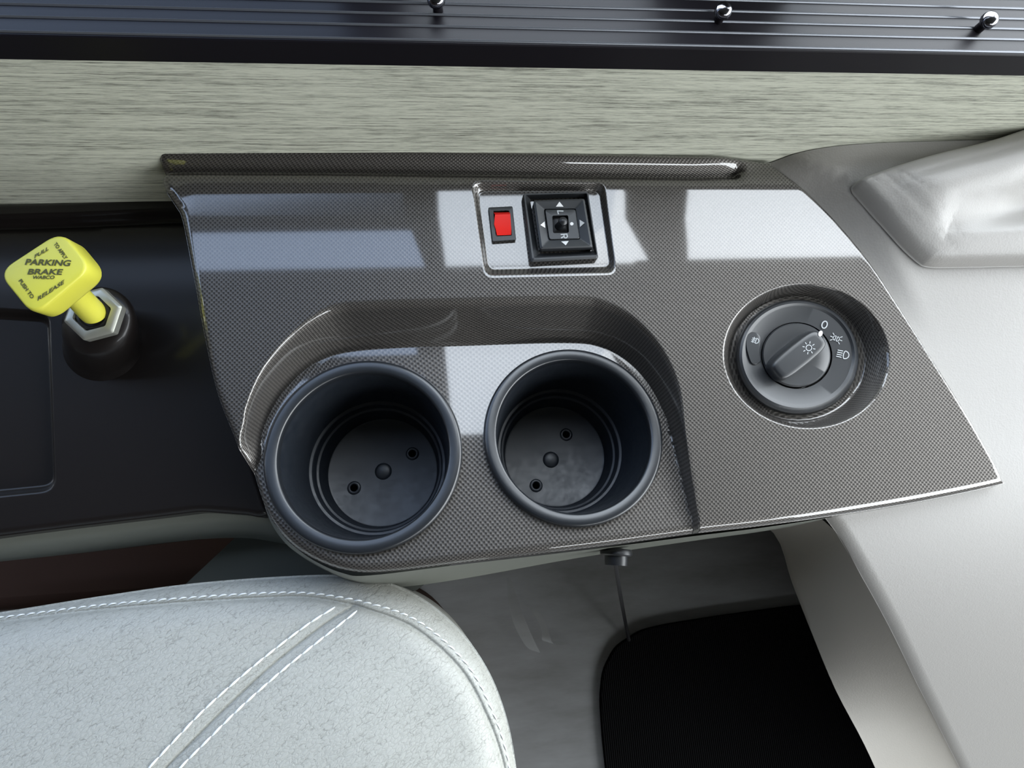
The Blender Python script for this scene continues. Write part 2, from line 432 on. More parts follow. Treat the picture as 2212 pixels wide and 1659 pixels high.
dish_hole = ell(*DI.mean(0), .0275, .0265, 0, 60)
console = thing('side_console', 'glossy dark grey console panel with a woven carbon pattern, fixed along the wall', 'console', (0, .1, -.03))
pan = heightfield('top_panel', outline, cons_h, m_weave, console, rings=rings_, holes=holes, grid=.0022,
                  edge=(.0002, .0005, .001, .0016, .0023, .003, .004, .0052, .0065, .008, .0095), skirt=.014, skirt_in=.0025)

def weave_uv(o):
    me = o.data; n = len(me.vertices); co = np.empty(n*3); me.vertices.foreach_get('co', co); co = co.reshape(-1, 3)
    x, y, z = co.T; dz = z-K*y
    dish = seg_dist(co[:, :2], np.array([DI.mean(0), DI.mean(0)+1e-4]), False) < .05
    dc = DI.mean(0)
    ux = np.where(dish, np.clip((x-dc[0])/.02, -1, 1), np.clip((x-.012)/.08, -1, 1)); uy = np.where(dish, np.clip((y-dc[1])/.02, -1, 1), 1.)
    uv = np.stack([x+dz*ux, y+dz*uy], 1).astype(np.float32)
    L = me.uv_layers.new(name='weave'); li = np.empty(len(me.loops), int); me.loops.foreach_get('vertex_index', li)
    L.data.foreach_set('uv', uv[li].ravel())
weave_uv(pan)
# ------------------------------------------------------------------ shell below the console
def shell():
    top = smooth_open([P3(a, b, -.016) for a, b in [(575, 1090), (588, 1118), (602, 1145), (630, 1176), (680, 1212), (740, 1238), (800, 1243), (1000, 1219), (1250, 1190), (1500, 1158), (1660, 1138), (1850, 1108)]], 6)
    mid = smooth_open([P3(a, b, -.026) for a, b in [(572, 1095), (584, 1126), (600, 1153), (628, 1184), (682, 1218), (742, 1245), (800, 1251), (1000, 1225), (1250, 1194), (1500, 1163), (1660, 1142), (1850, 1110)]], 6)
    low = smooth_open([P3(a, b, -.07) for a, b in [(575, 1100), (590, 1135), (605, 1160), (635, 1190), (690, 1226), (770, 1262), (860, 1268), (1000, 1250), (1250, 1205), (1500, 1168), (1660, 1146), (1850, 1114)]], 6)
    back_ = low+np.array([0, .004, -.003])
    loft('under_shell', [top, mid, low, back_], m_shell, console, closed=False, auto=50)
shell()
lp = [P3(a, b, z_) for a, b, z_ in [(520, 1150, -.10), (580, 1130, -.10), (700, 1150, -.10), (1000, 1200, -.10), (900, 1275, -.10), (800, 1300, -.10), (560, 1300, -.11), (360, 1300, -.12)]]
loft('lower_panel', [lp, [q+np.array([0, 0, -.01]) for q in lp]], m_panel, console, cap0=True, cap1=True)
adopt(console)

# ------------------------------------------------------------------ cup holders
def cup(c, r, label, holes_px, boss_px):
    k = r/.052
    t = thing('cup_holder', label, 'cup holder', (c[0], c[1], CUPZ-.071), 'round cup holders in the console')
    lathe('rim', [(.0505*k, -.006), (.0519*k, -.0046), (.0523*k, -.002), (.0521*k, .0002), (.0516*k, .0012), (.0508*k, .0017), (.0495*k, .0019), (.0462*k, .0015), (.0455*k, .0012), (.0450*k, .0004), (.0447*k, -.001), (.0446*k, -.003)], (c[0], c[1], CUPZ), (0, 0, 1), m_rim, t, n=160, auto=60)
    lathe('well', [(.0446*k, -.003), (.0442*k, -.010), (.0418*k, -.046), (.0412*k, -.0472), (.0398*k, -.0478), (.0394*k, -.0484), (.0391*k, -.0535), (.0386*k, -.0545), (.0374*k, -.0552), (.0370*k, -.0560), (.0358*k, -.0690), (.0352*k, -.0705), (.0342*k, -.071), (.0001, -.071)], (c[0], c[1], CUPZ), (0, 0, 1), m_cup, t, n=160, auto=28)
    zf = CUPZ-.071
    b = P3(*boss_px, zf)
    lathe('centre_boss', [(.0056, -.0003), (.0052, .0008), (.0038, .0014), (.002, .0017), (.0001, .0018)], b, (0, 0, 1), m_cup, t, n=40, auto=60)
    for h in holes_px:
        p = P3(*h, zf)
        lathe('drain_hole', [(.0046, -.0004), (.0042, .0004), (.0032, .0009), (.0025, .0008), (.0022, .0002), (.0021, -.0006)], p, (0, 0, 1), m_cup, t, n=32, auto=60)
        lathe('drain_shade_disc', [(.0023, .00045), (.0001, .00045)], p, (0, 0, 1), m_hole, t, n=24)
    adopt(t)
m_hole = mat('black_hole_shade', (.0008, .0008, .0008), 1., spec=0)  # black for flat discs that stand in for the dark inside the drain holes
cup(cups[0][:2], cups[0][2], 'black plastic cup holder at the rounded left corner of the console, larger of the two', [(891, 980), (765, 1054)], (828, 1018))
cup(cups[1][:2], cups[1][2], 'black plastic cup holder in the middle of the console, nearer the headlight dial', [(1223, 939), (1158, 1049)], (1190, 993))

# ------------------------------------------------------------------ switches in the panel dish
SB = -.004
def ring(px, h, r=0, n=6): return poly3(rounded(px, r, n), tilt(SB+h))
def px2(crop, ox, oy, s): return [(ox+a/s, oy+b/s) for a, b in crop]
S2 = lambda c: px2(c, 980, 370, 5.82)
rk = thing('rocker_switch', 'small red rocker switch in a black bezel left of the mirror control', 'switch', PH(1085, 485, tilt(SB)))
bo = S2([(435, 455), (740, 440), (785, 865), (485, 885)]); bi = S2([(498, 497), (697, 492), (735, 808), (530, 818)])
loft('bezel', [ring(bo, -.0005, 3), ring(bo, .0016, 3), ring(S2([(443, 463), (733, 448), (777, 858), (492, 877)]), .002, 3), ring(bi, .002, 2), ring(bi, -.0005, 2)], m_switch, rk)
def rocker():
    fnh = lambda c, h: PH(980+c[0]/5.82, 370+c[1]/5.82, tilt(SB+h))
    rows = [([(500, 515), (700, 508)], -.0004), ([(503, 522), (708, 520)], .0022), ([(520, 545), (712, 538)], .0038), ([(508, 665), (720, 668)], .0030), ([(530, 735), (724, 735)], .0024), ([(545, 806), (722, 800)], .0016), ([(545, 812), (722, 806)], -.0004)]
    V = []; Fc = []
    for (a, b), h in rows: V += [fnh(a, h), fnh(b, h)]
    n = len(rows)
    for i in range(n-1): Fc.append((2*i, 2*i+1, 2*i+3, 2*i+2))
    base = len(V)
    for (a, b), h in rows: V += [fnh(a, -.0005), fnh(b, -.0005)]
    for i in range(n-1):
        Fc.append((2*i, 2*i+2, base+2*i+2, base+2*i)); Fc.append((2*i+1, base+2*i+1, base+2*i+3, 2*i+3))
    o = mesh('rocker', V, Fc, m_red, rk, True, 25)
    bv = o.modifiers.new('bevel', 'BEVEL'); bv.width = .0004; bv.segments = 2; bv.limit_method = 'ANGLE'
rocker(); adopt(rk)

mc = thing('mirror_control', 'square black mirror control with a small joystick and white arrows beside the red switch', 'mirror control', PH(1210, 490, tilt(SB)))
b0 = S2([(866, 290), (1690, 262), (1820, 1098), (968, 1140)]); b1 = S2([(880, 282), (1684, 258), (1812, 1072), (990, 1112)]); b2 = S2([(925, 318), (1668, 292), (1786, 1030), (1045, 1066)])
b3 = S2([(960, 350), (1650, 330), (1765, 1000), (1065, 1040)])
loft('base_bezel', [ring(b0, -.0005, 5), ring(b0, .0036, 5), ring(b1, .0045, 5), ring(S2([(900, 297), (1676, 275), (1802, 1052), (1010, 1090)]), .0045, 3), ring(b2, .0020, 2), ring(b3, .0002, 1)], m_switch, mc)
i0 = S2([(1000, 385), (1640, 365), (1738, 990), (1090, 1015)]); i1 = S2([(1003, 368), (1643, 346), (1746, 955), (1088, 978)])
i2 = S2([(1030, 385), (1625, 364), (1722, 935), (1112, 955)]); i3 = S2([(1135, 475), (1535, 468), (1592, 855), (1195, 868)])
loft('inner_frame', [ring(i0, .0002, 4), ring(i1, .0072, 4), ring(i2, .0078, 3), ring(i3, .0056, 4), ring(i3, .0036, 4)], m_switch, mc, auto=20)
p0 = S2([(1147, 483), (1530, 477), (1586, 848), (1200, 860)]); hl = S2([(1238, 558), (1440, 552), (1450, 772), (1250, 778)])
loft('selector_plate', [ring(p0, .0040, 5), ring(p0, .0060, 5), ring(S2([(1155, 491), (1522, 485), (1578, 840), (1207, 852)]), .0064, 5), ring(hl, .0064, 4), ring(hl, .0034, 4)], m_switch, mc)
loft('stick_boot', [ring(hl, .0036, 4), ring(S2([(1300, 620), (1400, 615), (1400, 715), (1300, 720)]), .0046, 3)], m_rubber, mc, cap1=True)
A = PH(980+1320/5.82, 370+700/5.82, tilt(SB+.0036)); B = PH(980+1388/5.82, 370+612/5.82, tilt(SB+.0125)); D = B-A
tube('joystick', [A, A+D*.35, A+D*.6, A+D*.75, A+D*.88, A+D*.97, A+D*1.0], [.0024, .0021, .0021, .0026, .0024, .0015, .0003], m_black, mc, 20)
def flatpoly(name, pts3, m, parent): return mesh(name, pts3, [tuple(range(len(pts3)))], m, parent, False)
def stroke(name, lines, fn, wpx, m, parent, lift=.00012):
    """lines of pixels laid on surface fn as a thin raised print of width wpx pixels"""
    V = []; Fc = []
    g = lambda x, y: fn(x, y)+lift
    for L in lines:
        L = np.array(L, float); closed = len(L) > 2 and np.allclose(L[0], L[-1])
        n = len(L); b = len(V)
        for i in range(n):
            if closed: d0 = L[(i+1) % (n-1)]-L[(i-1) % (n-1)] if i not in (0, n-1) else L[1]-L[-2]
            else: d0 = L[min(i+1, n-1)]-L[max(i-1, 0)]
            d0 = d0/(np.linalg.norm(d0)+1e-9); nn = np.array([-d0[1], d0[0]])*wpx/2
            V += [PH(*(L[i]+nn), g), PH(*(L[i]-nn), g)]
        for i in range(n-1): Fc.append((b+2*i, b+2*i+1, b+2*i+3, b+2*i+2))
    return mesh(name, V, Fc, m, parent, False)
for tri in ([(1330, 382, .9), (1285, 445, .2), (1382, 445, .2)], [(1582, 608, .3), (1647, 648, .9), (1588, 700, .3)], [(1350, 882, .2), (1447, 876, .2), (1410, 930, .85)], [(1090, 675, .8), (1143, 630, .15), (1152, 712, .15)]):
    flatpoly('arrow_mark', [PH(980+a/5.82, 370+b/5.82, tilt(SB+.0056+.0022*t_+.0003)) for a, b, t_ in tri], m_white, mc)
pf = tilt(SB+.0064)
stroke('letter_mark', [S2([(1300, 497), (1380, 501)]), S2([(1305, 497), (1318, 540)])], pf, 2.6, m_pale, mc)
stroke('letter_mark', [S2([(1345, 794), (1428, 790)]), S2([(1424, 792), (1430, 822), (1416, 838), (1400, 838), (1388, 822), (1386, 794)]), S2([(1388, 818), (1350, 838)])], pf, 2.6, m_pale, mc)
flatpoly('dot_mark', [PH(a, b, tilt(SB+.0066)) for a, b in ell(980+1485/5.82, 370+660/5.82, 3.8, 3.6, 0, 20)], m_white, mc)
adopt(mc)

# ------------------------------------------------------------------ headlight dial
hd = thing('headlight_switch', 'round black headlight switch dial with white light symbols in the round dish', 'switch', PH(1722, 772, tilt(-.013)))
AX = nrm((0, -K, 1))
S3 = lambda c: px2(c, 1520, 580, 4.365)
def dring(c, rx, ry, h, rot=.1, n=96): return poly3(ell(c[0], c[1], rx, ry, rot, n), tilt(h))
loft('bezel_ring', [dring((1722, 772), 133, 125, -.0135), dring((1723, 771), 131, 122, -.0085), dring((1724, 769), 127, 118, -.0068), dring((1725, 768), 122, 113, -.0060), dring((1726, 767), 117, 108, -.0066), dring((1726, 767), 114, 105, -.0070), dring((1721, 768), 77, 72, -.0078), dring((1720.5, 768.5), 76, 71, -.0105)], m_dial, hd, auto=25)
fnface = lambda x, y: K*y-.0071
loft('knob_disc', [dring((1720, 768), 74.5, 69.5, -.0105), dring((1720, 767), 74, 69, -.0072), dring((1720.5, 766), 71, 66, -.0062), dring((1720.5, 766), 40, 37, -.0066), dring((1720.5, 766), .5, .5, -.0066)], m_dial, hd, auto=40)
# grip bar
KB = -.0066
def grip():
    e1 = PH(1764, 729, tilt(KB)); e2 = PH(1662, 811, tilt(KB)); c_ = .5*(e1+e2); u = nrm(e1-e2); L = np.linalg.norm(e1-e2)/2
    vv_ = np.cross(AX, u)
    rings = []
    for (wd, h, ex) in [(.0078, 0, 0), (.0076, .003, .0002), (.0071, .0054, .0008), (.0066, .0064, .0014), (.0058, .0069, .0024), (.0040, .0070, .0045)]:
        R = []
        for i in range(48):
            a = 2*math.pi*i/48; ca, sa = math.cos(a), math.sin(a)
            q = abs(ca)**.35*math.copysign(1, ca)*(L-ex); s2 = abs(sa)**.45*math.copysign(1, sa)*wd*(1-.12*(q/L)**2)
            R.append(c_+u*q+vv_*s2+AX*h)
        rings.append(R)
    loft('grip_bar', rings, m_dial, hd, cap1=True, auto=50)
    return c_, u, vv_, L
gc, gu, gv, gL = grip()
topfn = tilt(KB+.0072)
fb = S3([(400, 640), (425, 612), (462, 600), (505, 610), (538, 650), (535, 720), (530, 800), (538, 870), (515, 895), (480, 905), (445, 885), (415, 800), (398, 720)])
cfb = np.mean(fb, 0); fb2 = [(cfb[0]+(a-cfb[0])*.93, cfb[1]+(b-cfb[1])*.96) for a, b in smooth_closed(fb, 3)]
loft('fog_button', [poly3(smooth_closed(fb, 3), tilt(-.0076)), poly3(smooth_closed(fb, 3), tilt(-.0066)), poly3(fb2, tilt(-.0063))], m_dial, hd, cap1=True, auto=30)
arc = lambda cx_, cy_, rx, ry, a0, a1, n=16: [(cx_+rx*math.cos(math.radians(a)), cy_+ry*math.sin(math.radians(a))) for a in np.linspace(a0, a1, n)]
fr = lambda x, y: K*y-.0070-.0008*0
FACE = tilt(-.0072)
stroke('off_mark', [S3([(1140+ (dx*math.cos(.35)-dy*math.sin(.35)), 530+(dx*math.sin(.35)+dy*math.cos(.35))) for dx, dy in arc(0, 0, 24, 34, 0, 360, 24)])], FACE, 2.4, m_pale, hd)
# side lights symbol: two D shapes back to back with rays
def xf(L, ox, oy, ang, s=1): ca, sa = math.cos(math.radians(ang)), math.sin(math.radians(ang)); return [(ox+s*(x*ca-y*sa), oy+s*(x*sa+y*ca)) for x, y in L]
sl = []
for sg_ in (-1, 1):
    sl.append([(sg_*8, -22)]+[(sg_*(8+22*math.sin(math.radians(a))), -22*math.cos(math.radians(a))) for a in np.linspace(10, 170, 10)]+[(sg_*8, 22), (sg_*8, -22)])
    for a in (-35, 0, 35): sl.append([(sg_*(36*math.cos(math.radians(a))), 36*math.sin(math.radians(a))*1.1), (sg_*60*math.cos(math.radians(a)), 60*math.sin(math.radians(a))*1.1)])
stroke('side_light_mark', [S3(xf(L, 1250, 660, 22)) for L in sl], FACE, 1.5, m_pale, hd)
hl_ = [[(-5, -36)]+[(-5+40*math.sin(math.radians(a)), -36*math.cos(math.radians(a))) for a in np.linspace(12, 168, 12)]+[(-5, 36)]+[(-5-12*math.sin(math.radians(a)), 36*math.cos(math.radians(a))) for a in np.linspace(20, 160, 6)]+[(-5, -36)]]
for yy in (-30, -10, 10, 30): hl_.append([(-28, yy), (-80, yy+2)])
stroke('headlight_mark', [S3(xf(L, 1335, 815, 14)) for L in hl_], FACE, 2.0, m_pale, hd)
fl = [[(0, -26)]+[(30*math.sin(math.radians(a)), -26*math.cos(math.radians(a))) for a in np.linspace(15, 165, 10)]+[(0, 26), (0, -26)]]
for yy in (-18, 0, 18): fl.append([(-8, yy), (-42, yy+6)])
fl.append([(-26, -30), (-20, -10), (-30, 5), (-24, 30)])
stroke('fog_light_mark', [S3(xf(L, 492, 680, 20, .95)) for L in fl], tilt(-.0063), 1.9, m_pale, hd)
sun = [arc(0, 0, 27, 27, 0, 360, 20)]+[[(40*math.cos(a), 40*math.sin(a)), (62*math.cos(a), 62*math.sin(a))] for a in np.linspace(.2, .2+2*math.pi, 9)[:-1]]
stroke('lamp_mark', [S3(xf(L, 992, 748, 0)) for L in sun], topfn, 1.8, m_pale, hd)
mk = ell(1772.5, 720.5, 4.5, 6.5, .35, 16); flatpoly('pointer_mark', [PH(a, b, tilt(KB+.0073)) for a, b in mk], m_white, hd)
adopt(hd)

# ------------------------------------------------------------------ left ledge with parking brake hump and tray
LZ = -.045
lfn = tilt(LZ)
led_px = [(-160, 452), (0, 450), (180, 445), (362, 437), (440, 434), (470, 600), (500, 800), (530, 950), (580, 1110), (560, 1118), (535, 1112), (430, 1104), (300, 1120), (150, 1138), (0, 1157), (-160, 1180)]
lo = rounded(poly(led_px, lfn), .004, 3)
HC = PH(212, 715, tilt(LZ+.012))[:2]
hump_b = poly(ell(224, 718, 92, 92, 0, 64), lfn); hc = hump_b.mean(0)
HT = .030; htop = PH(212, 680, tilt(LZ+HT))[:2]
tray = poly(rounded([(-200, 672), (92, 690), (106, 1045), (-200, 1075)], [0, 18, 26, 0]), tilt(LZ-.002))
tro = poly(rounded([(-230, 652), (108, 672), (122, 1062), (-230, 1098)], [0, 26, 34, 0]), lfn)
lback = poly([(-160, 452), (0, 450), (180, 445), (362, 437), (600, 430)], lfn)
def ledge_h(X):
    X = np.asarray(X, float); z = LZ+K*X[:, 1]
    db = seg_dist(X, lback, False); z = z+.006*sstep(.0105, .0075, db)-.0015*np.exp(-((db-.012)/.0015)**2)
    s = blend_sd(X, tro, tray); z = z-.006*(s*s*(3-2*s))
    d = np.maximum(sd(X, lo), 0); r = .004; t = np.clip(d/r, .06, 1); z = z-r*(1-np.sqrt(1-(1-t)**2))
    return z
ledge = thing('side_ledge', 'dark brown glossy ledge below the wall carrying the yellow parking brake knob', 'ledge', (-.2, .1, -.06))
heightfield('ledge_top', lo, ledge_h, m_ledge, ledge, rings=between(tro, tray, np.linspace(-.1, 1.1, 8))+[resample(lback, .0015, False)+[0, -o_] for o_ in (.006, .007, .008, .009, .010, .011, .012, .013, .014)], grid=.004, edge=(.0003, .0008, .0015, .0025, .004), skirt=.02)
# hump: slanted rounded cylinder
def hump():
    rings = []; top = PH(212, 682, tilt(LZ+HT)); bot = PH(222, 742, lfn)
    for t, r in [(-.15, .0228), (0, .0222), (.06, .0212), (.3, .0205), (.6, .0200), (.78, .0192), (.9, .0176), (.97, .0152), (1., .0125), (1., .004)]:
        c_ = bot+(top-bot)*t; x, y, zz = frame(AX)
        rings.append([c_+r*(math.cos(a)*x+math.sin(a)*y) for a in np.linspace(0, 2*math.pi, 72, endpoint=False)])
    loft('valve_hump', rings, m_ledge, ledge, cap1=True, auto=60)
    return top
HTOP = hump(); adopt(ledge)

# parking brake: nut + stem + square knob
pb = thing('parking_brake_knob', 'square yellow parking brake push-pull knob on a nut at the left edge', 'brake knob', HTOP)
NT = HTOP+AX*.0
def hexring(r, h, n=8, rot=.25, rd=.06):
    x, y, zz = frame(AX); pts = []
    cor = [(r*math.cos(rot+k*math.pi/3), r*math.sin(rot+k*math.pi/3)) for k in range(6)]
    cor = rounded(cor, rd*r, n)
    return [NT+x*a+y*b+zz*h for a, b in cor]
def circ_like(r, h, n=54, rot=.25):
    x, y, zz = frame(AX); return [NT+x*r*math.cos(a)+y*r*math.sin(a)+zz*h for a in np.linspace(0, 2*math.pi, n, endpoint=False)+rot]
hx = [hexring(.0148, .0, 8), hexring(.0148, .0040, 8), hexring(.0138, .0048, 8)]
n_h = len(hx[0])
def circ_match(r, h):
    x, y, zz = frame(AX); out = []
    for p in hx[0]:
        d = p-NT; a = math.atan2(d@y, d@x); out.append(NT+x*r*math.cos(a)+y*r*math.sin(a)+zz*h)
    return out
loft('hex_nut', hx+[circ_match(.0125, .0052), circ_match(.0096, .0052), circ_match(.0094, .0012)], m_nut, pb, auto=25)
lathe('rubber_bushing', [(.0094, .0), (.0094, .0030), (.0086, .0042), (.0072, .0046), (.0064, .0038)], NT, AX, m_rubber, pb, n=48, cap1=True)
QT = PH(98, 589, tilt(LZ+HT+.040))
stem_dir = QT-AX*.012-(NT+AX*.002)
lathe('stem', [(.0062, 0), (.0064, .004), (.0062, .010), (.0060, .020), (.0060, np.linalg.norm(stem_dir)+.003)], NT+AX*.003, stem_dir, m_yellow, pb, n=40, cap0=True)
corn = [(-8, 588), (131, 497), (198, 578), (70, 684)]
qp = lambda px, h: PH(px[0], px[1], lambda x, y: QT[2]+K*(y-QT[1])+h)
c4 = np.array([qp(c_, 0) for c_ in corn]); cc = c4.mean(0)
def kring(h, shrink, rad=.0075):
    P = cc+(c4-cc)*(1-shrink); R = rounded(P, rad, 8); return [p+AX*h for p in R]
loft('handle', [kring(-.0135, .10), kring(-.0132, .05), kring(-.0115, .0), kring(-.002, .0), kring(-.0008, .015), kring(-.0002, .04), kring(0, .075)], m_yellow, pb, cap0=True, cap1=True, auto=50)
# lettering, laid in the frame of the diamond
e1v = (c4[2]-c4[0])/2; e2v = (c4[1]-c4[3])/2
def text_mesh(name, s, place, m, parent, thick=.0):
    cu = bpy.data.curves.new(name, 'FONT'); cu.body = s; cu.align_x = 'CENTER'; cu.align_y = 'CENTER'; cu.size = 1; cu.offset = .03
    to = bpy.data.objects.new(name, cu); col.objects.link(to); bpy.context.view_layer.update()
    me = bpy.data.meshes.new_from_object(to.evaluated_get(bpy.context.evaluated_depsgraph_get())); bpy.data.objects.remove(to)
    xs = [v_.co.x for v_ in me.vertices]; ys = [v_.co.y for v_ in me.vertices]
    x0, x1, y0, y1 = min(xs), max(xs), min(ys), max(ys)
    for v_ in me.vertices:
        v_.co = Vector(place((v_.co.x-(x0+x1)/2)/(x1-x0), (v_.co.y-(y0+y1)/2)/(y1-y0)))
    me.name = name; return link(name, me, m, parent)
def pc(px): return qp(px, .0002)
def word(s, cpx, ax, up, wpx, hpx):
    """ax, up: pixel directions of reading and of letter height"""
    ax = nrm(ax); up = nrm(up)
    text_mesh('lettering', s, lambda a, b: qp((cpx[0]+ax[0]*a*wpx+up[0]*b*hpx, cpx[1]+ax[1]*a*wpx+up[1]*b*hpx), .00025), m_ink, pb)
upd = (.33, -.94)
word('PARKING', (104, 567), (1, .03), upd, 97, 14); word('BRAKE', (98, 587), (1, .01), upd, 74, 13); word('WABCO', (94, 599), (1, .0), upd, 48, 8)
word('PULL', (90, 545), (1, -.62), (.15, -1), 36, 9); word('TO APPLY', (131, 542), (.72, 1), (.75, -.55), 42, 9)
word('PUSH TO', (57, 624), (.72, 1), (.75, -.55), 48, 9); word('RELEASE', (110, 627), (1, -.66), (.15, -1), 68, 10)
adopt(pb)

# ------------------------------------------------------------------ moulding below the ledge, floor
mo_t = smooth_open([P3(a, b, -.052) for a, b in [(-260, 1170), (0, 1145), (150, 1130), (300, 1112), (430, 1098), (540, 1100), (640, 1140)]], 6)
mo_1 = smooth_open([P3(a, b, -.055) for a, b in [(-260, 1205), (0, 1178), (150, 1160), (300, 1140), (430, 1125), (540, 1122), (640, 1150)]], 6)
mo_2 = smooth_open([P3(a, b, -.066) for a, b in [(-260, 1232), (0, 1205), (150, 1186), (300, 1165), (430, 1150), (540, 1145), (640, 1165)]], 6)
mo_3 = smooth_open([P3(a, b, -.090) for a, b in [(-260, 1240), (0, 1213), (150, 1196), (300, 1178), (430, 1165), (540, 1163), (640, 1180)]], 6)
mo_4 = mo_3+np.array([0, .004, -.06])
side = loft('side_moulding', [mo_t+np.array([0, .02, .0]), mo_t, mo_1, mo_2, mo_3, mo_4], m_shell, closed=False, auto=80)
tag(side, 'grey rounded moulding running under the dark ledge at the left', 'moulding')

FZ = -.42
fl_ = mesh('floor', [(-1.6, -1.8, FZ), (1.6, -1.8, FZ), (1.6, .22, FZ), (-1.6, .22, FZ)], [(0, 1, 2, 3)], m_floor); fl_['kind'] = 'structure'
# seat plinth in brown carpet
def box(name, a, b, m, parent=None, bev=0):
    x0, y0, z0 = a; x1, y1, z1 = b
    V = [(x, y, z) for x in (x0, x1) for y in (y0, y1) for z in (z0, z1)]
    o = mesh(name, V, [(0, 1, 3, 2), (4, 6, 7, 5), (0, 4, 5, 1), (2, 3, 7, 6), (0, 2, 6, 4), (1, 5, 7, 3)], m, parent, bev > 0)
    if bev: md = o.modifiers.new('bevel', 'BEVEL'); md.width = bev; md.segments = 3
    return o
st = box('carpeted_step', (-.95, -.02, FZ), (-.12, .09, -.20), m_brown, None, .01)
tag(st, 'dark brown carpeted step in the shade between seat and wall', 'step')

# floor mat
mat_px = [(1700, 1311), (1560, 1330), (1440, 1349), (1385, 1362), (1330, 1398), (1303, 1450), (1297, 1510), (1303, 1600), (1312, 1680), (1340, 1900), (1700, 1950), (2300, 1900), (2300, 1250)]
mo = rounded(poly(mat_px, flat(FZ+.008)), .01, 3)
mt = loft('floor_mat', [[(a, b, FZ) for a, b in mo], [(a, b, FZ+.006) for a, b in mo], [(a, b, FZ+.008) for a, b in (mo-mo.mean(0))*.995+mo.mean(0)]], m_mat, cap0=True, cap1=True, auto=30)
tag(mt, 'black ribbed carpet floor mat with a rounded corner on the grey floor', 'mat')

# pull knob & cable
pk = thing('pull_knob', 'small black flanged knob poking out under the front edge of the console', 'knob', P3(1332, 1190, -.03))
ka = P3(1331, 1180, -.028); kb = P3(1331, 1222, -.028); kd = kb-ka; kl = np.linalg.norm(kd)
lathe('flange', [(.003, 0), (.0085, .0005), (.0092, .0015), (.0092, .0035), (.0085, .0042), (.005, .0044)], ka+kd*.10, kd, m_black, pk, n=40, cap0=True, cap1=True)
lathe('knob_body', [(.0066, .0), (.0066, kl*.55), (.0063, kl*.78), (.0058, kl*.80), (.001, kl*.80)], ka+kd*.2, kd, m_black, pk, n=40, cap0=True, cap1=True)
adopt(pk)
cab = smooth_open([P3(1329, 1212, -.034), P3(1333, 1240, -.08), P3(1341, 1290, -.20), P3(1350, 1340, -.34), P3(1359, 1385, FZ+.002)], 6)
cb = tube('cable', cab, [.0011+.0011*i/(len(cab)-1) for i in range(len(cab))], m_rubber, None, 8); tag(cb, 'thin black cable running from the console edge down to the floor mat', 'cable')
# clear film on the floor
fm = thing('plastic_strap', 'crumpled strip of clear plastic lying on the floor beside the seat', 'plastic strip', P3(1140, 1330, FZ))
def strip(name, a, wpx, lift):
    a = smooth_open(a, 6); V = []; Fc = []
    for i, (x, y, wd) in enumerate(a):
        h = lift*math.sin(math.pi*i/(len(a)-1)); V += [P3(x-wd, y-wd*.3, FZ+.002+h), P3(x+wd, y+wd*.3, FZ+.004+h*1.4)]
    for i in range(len(a)-1): Fc.append((2*i, 2*i+1, 2*i+3, 2*i+2))
    mesh(name, V, Fc, m_film, fm)
strip('film_band', [(1100, 1250, 4), (1110, 1300, 12), (1125, 1350, 16), (1150, 1400, 14), (1165, 1410, 5)], 0, .02)
strip('film_band', [(1135, 1305, 5), (1160, 1325, 10), (1178, 1365, 8), (1185, 1388, 12), (1220, 1388, 10)], 0, .012)
adopt(fm)

# ------------------------------------------------------------------ seat
SZ = -.035
sf = flat(SZ)
seat_px = [(-420, 1400), (-200, 1352), (0, 1322), (200, 1290), (400, 1262), (600, 1246), (740, 1243), (840, 1260), (925, 1303), (1000, 1370), (1055, 1450), (1090, 1535), (1112, 1630), (1125, 1750), (1130, 1900), (1120, 2100), (600, 2150), (0, 2150), (-420, 2150)]
so = smooth_closed(poly(seat_px, flat(SZ-.012)), 6)
seam_px = [(-300, 1388), (0, 1344), (200, 1320), (400, 1303), (560, 1294), (650, 1292), (730, 1303), (800, 1321), (880, 1352), (950, 1404), (1005, 1465), (1045, 1540), (1075, 1615), (1095, 1700), (1105, 1850)]
seam = smooth_open(poly(seam_px, sf), 6)
st_px = [(-300, 1374), (0, 1336), (200, 1311), (400, 1294), (560, 1284), (650, 1283), (730, 1292), (810, 1309), (890, 1338), (962, 1391), (1018, 1454), (1058, 1530), (1088, 1610), (1106, 1700), (1114, 1850)]
diag_px = [(757, 1312), (700, 1350), (600, 1428), (500, 1520), (430, 1590), (362, 1659), (260, 1770), (150, 1900)]
diag = smooth_open(poly(diag_px, sf), 6)
d1 = [(722, 1312), (660, 1352), (560, 1430), (460, 1518), (400, 1580), (330, 1655), (230, 1762)]; d2 = [(770, 1320), (725, 1356), (625, 1436), (530, 1520), (460, 1590), (392, 1659), (300, 1765)]
def seat_h(X):
    X = np.asarray(X, float)
    d = np.maximum(sd(X, so_r), 0); r = .026
    t = np.clip(d/r, .03, 1); z = SZ-r*.85*(1-np.sqrt(1-(1-t)**2.2))
    ds = seg_dist(X, seam, False); z = z-.0022*np.exp(-(ds/.0011)**2)-.0012*np.exp(-(ds/.005)**2)
    dd = seg_dist(X, diag, False); z = z-.0014*np.exp(-(dd/.0007)**2)-.0010*np.exp(-(dd/.0045)**2)
    z = z+.006*sstep(0, .08, d)
    return z
so_r = resample(so, .003)
seat = thing('driver_seat', 'pale grey leather seat cushion with white stitching at the lower left', 'seat', (-.2, -.25, FZ))
offs = (-.006, -.004, -.0025, -.0016, -.001, -.0005, 0, .0005, .001, .0016, .0025, .004, .006)
def offring(L, o_):
    T = np.gradient(L, axis=0); T /= np.linalg.norm(T, axis=1)[:, None]; return L+np.stack([-T[:, 1], T[:, 0]], 1)*o_
sr = resample(seam, .0015, False); dr = resample(diag, .0015, False)
